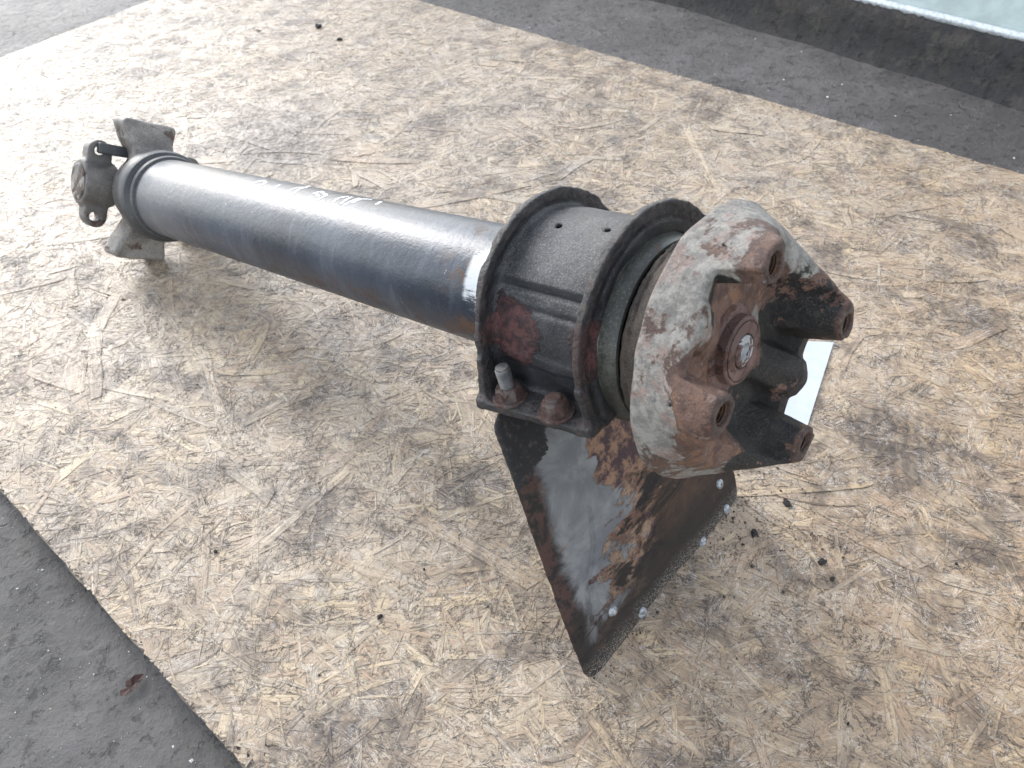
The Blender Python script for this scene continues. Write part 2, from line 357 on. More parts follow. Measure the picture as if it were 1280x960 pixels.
def surface_nets(f, lo, vox):
    """f: 3-D array of signed distances, negative inside. Returns verts, quads."""
    s = f < 0
    nx, ny, nz = f.shape
    acc = np.zeros((nx - 1, ny - 1, nz - 1, 3)); cnt = np.zeros((nx - 1, ny - 1, nz - 1))
    corners = [(i, j, k) for i in (0, 1) for j in (0, 1) for k in (0, 1)]
    sl_ = lambda c: tuple(slice(c[a], c[a] + (nx, ny, nz)[a] - 1) for a in range(3))
    for c in corners:
        for a in range(3):
            if c[a] == 0:
                d = list(c); d[a] = 1
                f0, f1 = f[sl_(c)], f[sl_(d)]; m = s[sl_(c)] != s[sl_(d)]
                t = np.where(m, f0 / np.where(m, f0 - f1, 1), 0)
                for b in range(3):
                    acc[..., b] += np.where(m, t if b == a else c[b], 0)
                cnt += m
    act = cnt > 0
    idx = -np.ones(act.shape, dtype=np.int64); idx[act] = np.arange(act.sum())
    ijk = np.argwhere(act)
    v = lo + vox * (ijk + acc[act] / cnt[act][:, None])
    faces = []
    for a in range(3):
        b, c = (a + 1) % 3, (a + 2) % 3
        sa = [slice(None)] * 3; sb = [slice(None)] * 3
        sa[a] = slice(0, -1); sb[a] = slice(1, None)
        A, B = s[tuple(sa)], s[tuple(sb)]
        for flip in (False, True):
            e = np.argwhere((A & ~B) if not flip else (~A & B))
            ok = (e[:, b] > 0) & (e[:, c] > 0) & (e[:, b] < act.shape[b]) & (e[:, c] < act.shape[c])
            e = e[ok]
            def g(db, dc):
                q = e.copy(); q[:, b] += db; q[:, c] += dc
                return idx[q[:, 0], q[:, 1], q[:, 2]]
            q = np.stack([g(-1, -1), g(0, -1), g(0, 0), g(-1, 0)], 1)
            if flip: q = q[:, ::-1]
            faces.append(q)
    return v, np.concatenate(faces)

def sdf_obj(name, fn, lo, hi, vox, mat, parent, matrix, wobble=.0):
    lo = np.array(lo); hi = np.array(hi)
    n = np.ceil((hi - lo) / vox).astype(int) + 1
    ax = [lo[i] + vox * np.arange(n[i]) for i in range(3)]
    X, Y, Z = np.meshgrid(*ax, indexing='ij')
    f = fn(X, Y, Z)
    if wobble:
        w = np.zeros_like(X)
        r = np.random.default_rng(len(name))
        for k in range(14):
            q = r.normal(size=3); q = q / np.linalg.norm(q) * r.uniform(90, 420)
            w += np.sin(q[0] * X + q[1] * Y + q[2] * Z + r.uniform(0, 6))
        f = f + w * wobble / 3.5
    v, q = surface_nets(f, lo, vox)
    me = bpy.data.meshes.new(name)
    me.vertices.add(len(v)); me.vertices.foreach_set('co', v.ravel())
    me.loops.add(q.size); me.loops.foreach_set('vertex_index', q.ravel().astype(np.int32))
    me.polygons.add(len(q)); me.polygons.foreach_set('loop_start', np.arange(0, q.size, 4, dtype=np.int32))
    me.update(calc_edges=True)
    me.polygons.foreach_set('use_smooth', np.ones(len(q), dtype=bool))
    me.materials.append(mat)
    o = bpy.data.objects.new(name, me); COL.objects.link(o)
    if parent: o.parent = parent
    if matrix is not None: o.matrix_local = matrix
    return o
def smin(a, b, k):
    h = np.clip(.5 + .5 * (b - a) / k, 0, 1); return b * (1 - h) + a * h - k * h * (1 - h)
def smax(a, b, k): return -smin(-a, -b, k)
def boxd(dx, dy, dz=None):
    c = (dx, dy) if dz is None else (dx, dy, dz)
    return np.sqrt(sum(np.maximum(q, 0) ** 2 for q in c)) + np.minimum(np.maximum.reduce(c), 0)
def rbox2(x, y, hx, hy, r): return boxd(np.abs(x) - hx, np.abs(y) - hy) - r
def seg2(x, y, a, b):
    ax, ay = a; bx, by = b; dx, dy = bx - ax, by - ay
    t = np.clip(((x - ax) * dx + (y - ay) * dy) / (dx * dx + dy * dy), 0, 1)
    return np.hypot(x - ax - t * dx, y - ay - t * dy)

def lathe(name, prof, mat, parent, matrix, seg=96, jag=0.0, axis='z', origin=(0, 0, 0)):
    """prof: list of (radius, w)"""
    v, f = [], []
    for j, (r, w) in enumerate(prof):
        for i in range(seg):
            a = 2 * math.pi * i / seg
            rr = r + (jag * math.sin(a * 17 + j) * math.sin(a * 41 + 2 * j) if jag and 0 < j < len(prof) - 1 else 0)
            v.append((rr * math.cos(a) + origin[0], rr * math.sin(a) + origin[1], w + origin[2]))
    for j in range(len(prof) - 1):
        for i in range(seg):
            k = (i + 1) % seg
            f.append((j * seg + i, j * seg + k, (j + 1) * seg + k, (j + 1) * seg + i))
    f.append(tuple(range(seg))[::-1]); f.append(tuple((len(prof) - 1) * seg + i for i in range(seg)))
    o = mesh_obj(name, v, f, mat, parent, matrix, smooth=True)
    me = o.data
    import bmesh
    bm = bmesh.new(); bm.from_mesh(me)
    bmesh.ops.recalc_face_normals(bm, faces=bm.faces)
    for e in bm.edges:
        if len(e.link_faces) == 2 and e.calc_face_angle(0) > math.radians(32): e.smooth = False
    bm.to_mesh(me); bm.free()
    return o

# ================================================================== SETTING
STAINS_SHADE = [(345, 178, .14, .8), (300, 150, .06, .5), (1130, 555, .075, .75), (440, 430, .11, .45), (390, 655, .05, .5),  # the spot just below the tube is its soft shadow, painted on
          (740, 130, .05, .3), (420, 905, .03, .9), (845, 735, .05, .5), (560, 150, .07, .3), (60, 470, .05, .35)]  # the spot along the plate's lower edge is its painted shadow
M_OSB = mat_osb()
M_CONC = mat_concrete('dirty_concrete', (.066, .060, .056), (.125, .115, .110), .55, 1.0, 0)
M_BANK = mat_concrete('oily_dirt', (.022, .021, .022), (.040, .035, .030), .75, 1.0, 0)

# concrete floor, gently uneven, one sheet
def floor_z(x, y):
    return -.0165 + .0016 * np.sin(x * 9 + 1.3 * np.sin(y * 6)) * np.sin(y * 8 + 1) + .0008 * np.sin(31 * x + 17 * y) * np.sin(23 * y - 9 * x)
n = 240
gx = np.concatenate([np.linspace(-12, -1.8, 12), np.linspace(-1.7, 1.7, n), np.linspace(1.8, 12, 12)])
gy = np.concatenate([np.linspace(-8, -.4, 10), np.linspace(-.35, 2.6, n), np.linspace(2.7, 14, 12)])
GX, GY = np.meshgrid(gx, gy, indexing='ij')
GZ = floor_z(GX, GY) + rng.normal(0, .00018, GX.shape)
nx_, ny_ = GX.shape
I = np.arange(nx_ * ny_).reshape(nx_, ny_)
q = np.stack([I[:-1, :-1], I[1:, :-1], I[1:, 1:], I[:-1, 1:]], -1).reshape(-1, 4)
fl = mesh_obj('floor', np.stack([GX, GY, GZ], -1).reshape(-1, 3), q.tolist(), M_CONC, smooth=True)
tag(fl, kind='structure')

# ------------------------------------------------------------------ OSB board
C1 = np.array([-1.0518, 1.0026]); DL = np.array([.7184, -.6956]); DW = np.array([.6956, .7184]); BW = .927; BL = 2.05
board = bpy.data.objects.new('strand_board', None); COL.objects.link(board)
board.location = (*(C1 + DL * BL / 2 + DW * BW / 2), -.013)
tag(board, 'worn oriented strand board sheet lying on the concrete under the rusty drive shaft', 'board')
BM = Matrix.Translation(-Vector(board.location))
def on_board(l, w): return C1 + DL * l + DW * w
TH = .013
# core slab with slightly frayed edges
edge = []
for (a, b) in (((0, 0), (BL, 0)), ((BL, 0), (BL, BW)), ((BL, BW), (0, BW)), ((0, BW), (0, 0))):
    k = 160 if abs(a[0] - b[0]) > 0 else 90
    for i in range(k):
        t = i / k; l = a[0] + (b[0] - a[0]) * t; w = a[1] + (b[1] - a[1]) * t
        edge.append(on_board(l + random.uniform(-.001, .001), w + random.uniform(-.001, .001)))
m_ = len(edge)
vs = [(p[0], p[1], -.0012) for p in edge] + [(p[0], p[1], -TH) for p in edge]
fs = [tuple(range(m_)), tuple(range(2 * m_ - 1, m_ - 1, -1))] + [(i, m_ + i, m_ + (i + 1) % m_, (i + 1) % m_) for i in range(m_)]
M_CORE = mat_plain('osb_core', (.17, .135, .10), .7, 0, .4, 90, .8)
mesh_obj('board_core', vs, fs, M_CORE, board, BM)

def strands(n, lmean, wmean, zlo, zhi, tilt, zone, seed):
    r = np.random.default_rng(seed)
    l = r.uniform(zone[0], zone[1], n); w = r.uniform(zone[2], zone[3], n)
    L = lmean * r.lognormal(0, .38, n); Wd = wmean * r.lognormal(0, .45, n)
    ang = np.where(r.random(n) < .45, r.normal(.35, .55, n), r.uniform(0, math.pi, n)) + math.atan2(DL[1], DL[0])
    K = 5
    ts = np.concatenate([np.linspace(-1, 1, K), np.linspace(1, -1, K)])
    sg = np.concatenate([np.ones(K), -np.ones(K)])
    tt = ts[None, :] * (L[:, None] / 2) + r.normal(0, .04, (n, 2 * K)) * L[:, None] * (np.abs(ts) > .9)
    ww = sg[None, :] * (Wd[:, None] / 2) * (1 - .45 * (np.abs(ts) > .9)[None, :] * r.random((n, 2 * K))) + r.normal(0, .05, (n, 2 * K)) * Wd[:, None]
    bend = r.normal(0, .035, n)[:, None] * (ts[None, :] ** 2) * L[:, None]
    wb = ww + bend
    ca, sa = np.cos(ang)[:, None], np.sin(ang)[:, None]
    cx = (C1[0] + DL[0] * l + DW[0] * w)[:, None]; cy = (C1[1] + DL[1] * l + DW[1] * w)[:, None]
    x = cx + tt * ca - wb * sa; y = cy + tt * sa + wb * ca
    z0 = r.uniform(zlo, zhi, n)[:, None]
    z = z0 + wb * r.normal(0, tilt, n)[:, None] + tt * r.normal(0, tilt * .12, n)[:, None]
    z = np.minimum(z, .0006)
    # keep inside the sheet
    rl = (x - C1[0]) * DL[0] + (y - C1[1]) * DL[1]; rw = (x - C1[0]) * DW[0] + (y - C1[1]) * DW[1]
    def inside(q_, hi_):
        lo_ov = np.maximum(0 - q_.min(1, keepdims=True), 0); hi_ov = np.maximum(q_.max(1, keepdims=True) - hi_, 0)
        return q_ + lo_ov - hi_ov + np.where(lo_ov + hi_ov > 0, r.normal(0, .0003, (n, 1)), 0)
    rl2, rw2 = inside(rl, BL), inside(rw, BW)
    x = C1[0] + DL[0] * rl2 + DW[0] * rw2; y = C1[1] + DL[1] * rl2 + DW[1] * rw2
    tint = np.clip(r.beta(1.6, 1.3, n), 0, 1)
    off = r.uniform(0, 50, (n, 2))
    guv = np.stack([tt + off[:, :1], wb + off[:, 1:]], -1)
    suv = np.stack([np.broadcast_to(ts, (n, 2 * K)), np.broadcast_to(sg, (n, 2 * K))], -1)
    return np.stack([x, y, z], -1), guv, suv, tint, L * Wd
def strand_mesh(name, V, G, SV, T):
    n, k = V.shape[:2]
    me = bpy.data.meshes.new(name)
    me.vertices.add(n * k); me.vertices.foreach_set('co', V.ravel())
    me.loops.add(n * k); me.loops.foreach_set('vertex_index', np.arange(n * k, dtype=np.int32))
    me.polygons.add(n); me.polygons.foreach_set('loop_start', np.arange(0, n * k, k, dtype=np.int32))
    me.update(calc_edges=True)
    for nm, d in (('grain', G), ('span', SV)):
        u = me.uv_layers.new(name=nm); u.data.foreach_set('uv', d.astype(np.float32).ravel())
    a = me.attributes.new('tint', 'FLOAT', 'FACE'); a.data.foreach_set('value', T.astype(np.float32))
    me.materials.append(M_OSB)
    return me
layers = [strands(15000, .060, .0125, -.0008, -.0002, .005, (0, BL, 0, BW), 1),
          strands(30000, .032, .0042, -.0006, .0000, .014, (0, BL, 0, BW), 2),
          strands(30000, .016, .0013, -.0003, .0001, .035, (0, BL, 0, BW), 3)]
V_ = np.concatenate([a[0] for a in layers]); G_ = np.concatenate([a[1] for a in layers]); S_ = np.concatenate([a[2] for a in layers]); T_ = np.concatenate([a[3] for a in layers])
# flip faces that look down
n1 = np.cross(V_[:, 2] - V_[:, 0], V_[:, 7] - V_[:, 0])[:, 2]
fl_ = n1 < 0
V_[fl_] = V_[fl_][:, ::-1]; G_[fl_] = G_[fl_][:, ::-1]; S_[fl_] = S_[fl_][:, ::-1]
o = bpy.data.objects.new('wood_strands', strand_mesh('wood_strands', V_, G_, S_, T_)); COL.objects.link(o)
o.parent = board; o.matrix_local = BM; tag(o, kind='stuff')
# the big flakes near the camera, each one its own piece lying in the top of the sheet
pv, pg, ps, pt, pa = strands(150, .055, .0085, .0001, .0004, .008, (.55, 1.75, .08, .86), 11)
for i in range(len(pv)):
    v, g, s_ = pv[i:i + 1].copy(), pg[i:i + 1], ps[i:i + 1]
    if np.cross(v[0, 2] - v[0, 0], v[0, 7] - v[0, 0])[2] < 0: v, g, s_ = v[:, ::-1], g[:, ::-1], s_[:, ::-1]
    me = strand_mesh('wood_strand', v, g, s_, pt[i:i + 1] * .6 + .3)
    o = bpy.data.objects.new('wood_strand', me); COL.objects.link(o); o.parent = board; o.matrix_local = BM

# ------------------------------------------------------------------ bank of dirt and the pale green sill along the wall
B1 = np.array([.3917, 1.1929]); B2 = np.array([.66955, .8781])
bd = (B2 - B1) / np.linalg.norm(B2 - B1); bn = np.array([-bd[1], bd[0]]); bn = bn if bn[1] > 0 else -bn
def extrude(name, prof, mat, t0, t1, nseg, jit, parent=None, smooth=True, closed=False):
    v, f = [], []
    k = len(prof)
    for i in range(nseg + 1):
        t = t0 + (t1 - t0) * i / nseg
        for (o_, z) in prof:
            oo = o_ + jit * (math.sin(t * 31 + z * 90) * .5 + random.uniform(-.5, .5)); zz = z + jit * .5 * random.uniform(-1, 1)
            p = B1 + bd * t + bn * oo; v.append((p[0], p[1], zz))
    for i in range(nseg):
        for j in range(k if closed else k - 1):
            jj = (j + 1) % k
            f.append((i * k + j, i * k + jj, (i + 1) * k + jj, (i + 1) * k + j)[::-1])
    if closed:
        f.append(tuple(range(k))); f.append(tuple(nseg * k + j for j in range(k))[::-1])
    return mesh_obj(name, v, f, mat, parent, None, smooth)
prof = [(-.015, -.022), (-.006, -.0155), (.000, -.010), (.005, -.002), (.008, .006), (.011, .014), (.013, .022), (.016, .030), (.019, .037), (.022, .043), (.026, .047), (.05, .049), (.06, -.02)]
prof = [(o_ + .012, z_) for o_, z_ in prof]
bank = extrude('kerb', prof, M_BANK, -2.2, 2.2, 700, .0022); tag(bank, kind='structure')
M_SILL = mat_plain('pale_green_paint', (.30, .36, .345), .4, 0, .12, 30, .15)
M_EDGE = mat_plain('bare_bright_edge', (.62, .66, .68), .35, .3, .2, 200, .3)
sill = bpy.data.objects.new('metal_sill', None); COL.objects.link(sill); sill.location = (*(B1 + bn * .06), .07)
tag(sill, 'pale green painted metal sill above the black dirty kerb at the upper right', 'sill')
SM = Matrix.Translation(-Vector(sill.location))
for nm, pr, mt in (('channel', [(.029, .0705), (.036, .078), (.046, .082), (.060, .100), (.075, .112), (.10, .116), (.10, .0705)], M_SILL),
                   ('bright_edge', [(.0262, .0665), (.0262, .0735), (.0300, .0757), (.0345, .0748), (.0285, .0665)], M_EDGE),
                   ('back_flange', [(.101, .0705), (.101, .20), (.112, .20), (.112, .0705)], mat_plain('dark_grey_metal', (.05, .055, .05), .5))):
    o = extrude(nm, [(a_ + .011, b_ - .021) for a_, b_ in pr], mt, -2.2, 2.2, 60, .0003, sill, nm != 'back_flange', True); o.matrix_local = SM

# ================================================================== THE DRIVE SHAFT
shaft = bpy.data.objects.new('drive_shaft', None); COL.objects.link(shaft)
gp = P0 + AX * .2265; shaft.location = (gp.x - .05, gp.y - .05, 0)
tag(shaft, 'rusty used propeller shaft with centre bearing bracket and flange lying on the strand board', 'drive shaft')
SFM = Matrix.Translation(-Vector(shaft.location)) @ FR

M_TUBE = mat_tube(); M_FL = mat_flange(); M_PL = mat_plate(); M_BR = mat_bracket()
M_CAST = mat_grimy('grey_cast_iron', (.095, .085, .078), (.24, .22, .195), (.085, .055, .04), .56, .5, .5, .7)
M_DARKCAST = mat_grimy('dark_cast_iron', (.075, .068, .062), (.155, .14, .125), (.09, .055, .045), .60, .52, .5, .7)
M_RING = mat_grimy('black_ring_paint', (.030, .031, .033), (.07, .068, .066), (.07, .04, .03), .66, .56, .42, .4)
M_SHIELD = mat_grimy('olive_steel_shield', (.035, .036, .031), (.10, .10, .082), (.075, .052, .038), .60, .52, .30, .25, 1, .3)
M_RUB = mat_grimy('perished_brown_rubber', (.022, .017, .013), (.085, .066, .050), (.05, .03, .02), .7, .5, .75, 1.0, 1.5)
M_NUT = mat_grimy('rusty_nut', (.045, .030, .027), (.10, .072, .062), (.075, .038, .030), .5, .5, .6, .7, 3)
M_STUD = mat_grimy('grey_thread', (.07, .068, .068), (.16, .155, .15), (.10, .06, .045), .62, .45, .4, .4, 4, .5)
M_HUB = mat_grimy('pink_brown_rust', (.075, .040, .034), (.15, .088, .072), (.10, .045, .03), .52, .5, .6, 1.0, 2)
M_BARE = mat_grimy('bare_steel_end', (.12, .085, .08), (.36, .37, .38), (.13, .08, .07), .50, .42, .4, .6, 4, .5)
M_RIV = mat_plain('bright_rivet_head', (.30, .31, .32), .4, .5, .6, 300, .7)
M_CHALK = mat_plain('white_marker', (.82, .82, .80), .7, 0, .15, 600, .3)
M_HOLE = mat_grimy('rusty_thread', (.022, .013, .010), (.07, .035, .020), (.10, .045, .02), .5, .5, .7, .6, 6)

# --- tube
segs, prof = 128, []
v, f = [], []
nz = 160
for j in range(nz + 1):
    s = .245 + (.800 - .245) * j / nz
    for i in range(segs):
        a = 2 * math.pi * i / segs
        v.append((.038 * math.cos(a), .038 * math.sin(a), -s))
for j in range(nz):
    for i in range(segs):
        k = (i + 1) % segs
        f.append((j * segs + k, j * segs + i, (j + 1) * segs + i, (j + 1) * segs + k)[::-1])
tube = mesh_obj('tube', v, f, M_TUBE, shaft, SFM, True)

# hand-written marks: strokes laid on the tube (pixels of the photograph brought on to the cylinder)
def on_tube(px, py, R=.0382):
    o = Vector((0, 0, H)); d = (CAM_R * (px - 640) - CAM_U * (py - 480) - CAM_B * 960).normalized()
    rp = d - AX * d.dot(AX); oo = (o - P0); oo = oo - AX * oo.dot(AX)
    A, B, C = rp.dot(rp), 2 * rp.dot(oo), oo.dot(oo) - R * R
    disc = max(B * B - 4 * A * C, 0)
    P = o + d * ((-B - math.sqrt(disc)) / (2 * A)); q = P - P0
    return math.atan2(q.dot(VV), q.dot(UU)), q.dot(AX)
strokes = [[(330, 150), (310, 165), (285, 167), (268, 174), (264, 160), (276, 145), (300, 135), (322, 133), (326, 141), (302, 155), (286, 166)],
           [(322, 186), (348, 166), (378, 148)], [(400, 192), (414, 166), (442, 158), (468, 157)], [(425, 184), (442, 166), (470, 158), (492, 152)],
           [(455, 200), (500, 204), (522, 198), (548, 187), (528, 172), (506, 176), (520, 190)],
           [(570, 212), (590, 196), (628, 190)], [(598, 217), (622, 200), (642, 192)], [(613, 221), (640, 206), (668, 196)], [(640, 214), (676, 199), (712, 201)], [(728, 219), (747, 209)]]
wv, wf = [], []
for st in strokes:
    pts = [on_tube(220 + x / 2.909, 180 + y / 2.909) for x, y in st]
    fine_ = []
    for (a, b) in zip(pts[:-1], pts[1:]):
        for t in np.linspace(0, 1, 7)[:-1]: fine_.append((a[0] + (b[0] - a[0]) * t, a[1] + (b[1] - a[1]) * t))
    fine_.append(pts[-1])
    base = len(wv)
    for i, (an, s) in enumerate(fine_):
        p, n_ = fine_[max(i - 1, 0)], fine_[min(i + 1, len(fine_) - 1)]
        dx, dy = (n_[0] - p[0]) * .038, n_[1] - p[1]; ln = math.hypot(dx, dy) or 1
        wd = .0012 * (1 + .35 * math.sin(i * 1.7)); ox, oy = -dy / ln * wd, dx / ln * wd
        for sg in (1, -1):
            aa = an + sg * ox / .038; ss = s + sg * oy
            wv.append((.03815 * math.cos(aa), .03815 * math.sin(aa), -ss))
    for i in range(len(fine_) - 1):
        wf.append((base + 2 * i, base + 2 * i + 1, base + 2 * i + 3, base + 2 * i + 2))
wr = mesh_obj('handwriting', wv, wf, M_CHALK, tube, None)

# --- ring at the far end
lathe('weld_ring', [(.036, -.783), (.0405, -.784), (.0415, -.787), (.0395, -.790), (.0395, -.792), (.0440, -.795), (.0455, -.799), (.0455, -.811), (.043, -.815), (.036, -.817)], M_RING, shaft, SFM)

# --- far yoke (ears along e, caps along q)
ea = math.radians(55); ev = np.array([math.cos(ea), math.sin(ea)]); qv = np.array([-ev[1], ev[0]])
def far_frame(X, Y): return X * ev[0] + Y * ev[1], X * qv[0] + Y * qv[1]
def f_yoke(X, Y, Z):
    e, q_ = far_frame(X, Y); s = -Z; ae = np.abs(e)
    q_ = q_ - .007 * np.clip((ae - .03) / .02, 0, 1)
    hub = np.maximum(np.hypot(e, q_) - .0385, np.abs(s - .826) - .013)
    hw = .0185 + np.clip((ae - .044) / .02, 0, 1) ** 1.5 * .0050
    ear = boxd(np.abs(q_) - hw + .0015, np.abs(ae - .0475) - .018, np.abs(s - (.838 + np.clip((ae - .03) / .034, 0, 1) * .011)) - .0125) * .9 - .0015
    # saddle between the two bolt lugs, open to the far side
    sad = np.hypot(q_, s - .870) - .014
    d = smin(hub, ear - .0025, .010)
    return smax(d, -sad, .003)
yk = sdf_obj('yoke', f_yoke, (-.08, -.08, -.872), (.08, .08, -.808), .0012, M_CAST, shaft, SFM, .0003)
# cross body
def f_cross(X, Y, Z):
    e, q_ = far_frame(X, Y); s = -Z - .862
    a = np.maximum(np.hypot(q_, s) - .0105, np.abs(e) - .050); b = np.maximum(np.hypot(e, s) - .0105, np.abs(q_) - .050)
    return smin(smin(a, b, .006), np.sqrt(e ** 2 + q_ ** 2 + s ** 2) - .0175, .006)
sdf_obj('cross_spider', f_cross, (-.055, -.055, -.885), (.055, .055, -.84), .0014, M_DARKCAST, shaft, SFM)
def make_cap(sign, mat, label=None):
    def f_cap(X, Y, Z):
        e, q_ = far_frame(X, Y); q_ = q_ * sign; s = -Z - .862
        cyl = smax(np.hypot(e, s) - .0225, np.abs(q_ - .0455) - .0165, .003)
        lug = np.maximum(seg2(e, s, (-.033, -.004), (.033, -.004)) - .0125, 0) ; lug = smax(seg2(e, q_, (-.032, .046), (.032, .046)) - .0115, np.abs(s + .001) - .008, .002)
        d = smin(cyl, lug, .004)
        hole = np.hypot(np.abs(e) - .033, q_ - .047) - .0048
        return smax(d, -hole, .001)
    o = sdf_obj('bearing_cap', f_cap, (-.075, -.075, -.892), (.075, .075, -.832), .0011, mat, shaft, SFM, .0003)
    return o
cap = make_cap(1, M_DARKCAST)
c2 = make_cap(-1, M_DARKCAST)
def shaft_pt(e, q_, s): return (e * ev[0] + q_ * qv[0], e * ev[1] + q_ * qv[1], -s)
lv, lf = [], []
for i in range(33):
    a = 2 * math.pi * i / 32
    if i < 32: lv.append(shaft_pt(.0185 * math.cos(a), .0626, .862 + .0185 * math.sin(a)))
mesh_obj('cap_face', [*lv, *[shaft_pt(.0165 * math.cos(2 * math.pi * i / 32), .0634, .862 + .0165 * math.sin(2 * math.pi * i / 32)) for i in range(32)]],
         [(i, (i + 1) % 32, 32 + (i + 1) % 32, 32 + i) for i in range(32)] + [tuple(range(32, 64))], M_CAST, cap, None)
def f_strap(X, Y, Z):
    e, q_ = far_frame(X, Y); s = -Z
    return boxd(np.abs(e - .036) - .0045, np.abs(q_ - .028) - .021, np.abs(s - .850) - .0035) - .0008
sdf_obj('lock_strap', f_strap, (-.06, -.02, -.86), (.06, .09, -.84), .001, M_RING, shaft, SFM)

# --- bearing bracket
def f_bracket(X, Y, Z):
    s = -Z
    k = np.clip((s - .212) / .072, 0, 1)
    xc = X - .002
    r = np.hypot(xc, Y)
    ax_ = np.abs(xc)
    foot = .0645 + k * .008
    # filled outline of a rim: arch on top, straight legs below
    def outline(rad, ft):
        leg = np.maximum(ax_ - (rad + (ft - rad) * np.clip(-(Y - .012) / .034, 0, 1)), Y - .0)
        top = np.maximum(r - rad, -Y)
        d = smin(np.maximum(r - rad, -Y - .001), np.maximum(ax_ - (rad + (ft - rad) * np.clip((.014 - Y) / .036, 0, 1)), Y - .002), .004)
        return np.maximum(d, -.0255 - Y)
    R1 = .0655 - k * .001
    step = .0018 * (1 / (1 + np.exp(-((np.arctan2(Y, -xc) - .80) * 120)))) - .0016 * np.exp(-((np.arctan2(Y, -xc) - .74) / .022) ** 2) - .0010 * np.exp(-((np.arctan2(Y, -xc) - .55) / .03) ** 2)
    Ri = .0525 + step
    inner = outline(Ri, Ri)
    strip = np.maximum(np.maximum(inner, -(outline(Ri - .0032, Ri - .0032))), np.abs(s - .248) - .036)
    rim_out = outline(R1, foot)
    rimhole = np.minimum(r - (Ri - .004), 1); rimhole = np.minimum(rimhole, np.maximum(ax_ - (Ri - .004), Y))
    near_ = np.maximum(np.maximum(rim_out, -rimhole), np.abs(s - .2135) - .0018)
    far_ = np.maximum(np.maximum(rim_out, -rimhole), np.abs(s - .2825) - .0018)
    ear = np.maximum(boxd(np.abs(ax_ - .058) - (foot - .058) - .0, np.abs(Y + .0235) - .0020, np.abs(s - .248) - .0362), 0)
    ear = boxd(np.abs(ax_ - (.049 + foot) / 2) - (foot - .043) / 2, np.abs(Y + .0235) - .0020, np.abs(s - .248) - .0362)
    d = smin(smin(strip, smin(near_, far_, .002), .004), ear, .005)
    for (a_, s_) in ((1.62, .262), (1.56, .232)):
        cx_, cy_ = math.cos(a_), math.sin(a_)
        hole = np.maximum(np.hypot(X * -cy_ + Y * cx_, s - s_) - .0023, -(X * cx_ + Y * cy_))
        d = np.maximum(d, -hole)
    cr_ = np.random.default_rng(5); w = 0
    for _ in range(10):
        q = cr_.normal(size=3); q = q / np.linalg.norm(q) * cr_.uniform(450, 1500); w = w + np.sin(q[0] * X + q[1] * Y + q[2] * Z + cr_.uniform(0, 6))
    lump = np.sin(X * 140 + 1) * np.sin(Y * 170 + 2) * np.sin(Z * 60 + 1)
    return d - .0004 + w * .00006 * np.clip((r - .0555) / .003, 0, 1) - .0006 * np.maximum(lump, 0) * np.clip((r - .060) / .003, 0, 1) * np.clip((s - .26) / .01, 0, 1)
br = sdf_obj('bearing_bracket', f_bracket, (-.080, -.032, -.292), (.082, .073, -.205), .0009, M_BR, shaft, SFM, .00028)

def hexnut(name, parent, x, y, z, r, h, up=(0, 1, 0), mat=None, dome=True):
    """rounded hex nut standing on a face, axis along V"""
    def f_(X, Y, Z):
        a = X - x; b = Z - z; c = Y - y
        hx = np.maximum.reduce([np.abs(a * math.cos(t) + b * math.sin(t)) for t in (.3, .3 + math.pi / 3, .3 + 2 * math.pi / 3)]) - r * .87
        d = smax(hx, np.abs(c - h / 2) - h / 2, .0012)
        d = smax(d, np.sqrt(a * a + b * b + (c * .8 - h * .15) ** 2) - r * 1.06, .001)
        d = smin(d, np.maximum(np.hypot(a, b) - r * 1.28, np.abs(c - .0007) - .0009), .0008)
        if dome: d = smin(d, smax(np.hypot(a, b) - r * .56, c - h * 1.22, .0008), .0008)
        return d
    return sdf_obj(name, f_, (x - r * 1.5, y - .001, z - r * 1.5), (x + r * 1.5, y + h * 1.4, z + r * 1.5), .00045, mat or M_NUT, parent, None)
for sx in (-1, 1):
    for (w_, stud) in ((-.268, True), (-.236, False)):
        x = sx * .0605 if sx < 0 else .0625
        if w_ < -.25 and sx < 0: x = -.0625
        nt = hexnut('nut', br, x, -.0212, w_, .0080, .0088, dome=not stud)
        if stud:
            prof = [(.0001, 0), (.0040, 0)]
            k = 0
            while k * .0011 < .0205:
                prof += [(.0043, k * .0011), (.0037, k * .0011 + .00055)]; k += 1
            prof += [(.0036, .0215), (.0001, .0218)]
            sv = []; seg = 24
            for (r_, y_) in prof:
                for i in range(seg):
                    a = 2 * math.pi * i / seg
                    sv.append((x + r_ * math.cos(a), -.0212 + y_, w_ + r_ * math.sin(a)))
            sf = [(j * seg + i, j * seg + (i + 1) % seg, (j + 1) * seg + (i + 1) % seg, (j + 1) * seg + i)[::-1] for j in range(len(prof) - 1) for i in range(seg)]
            mesh_obj('threaded_stud', sv, sf, M_STUD, br, None)

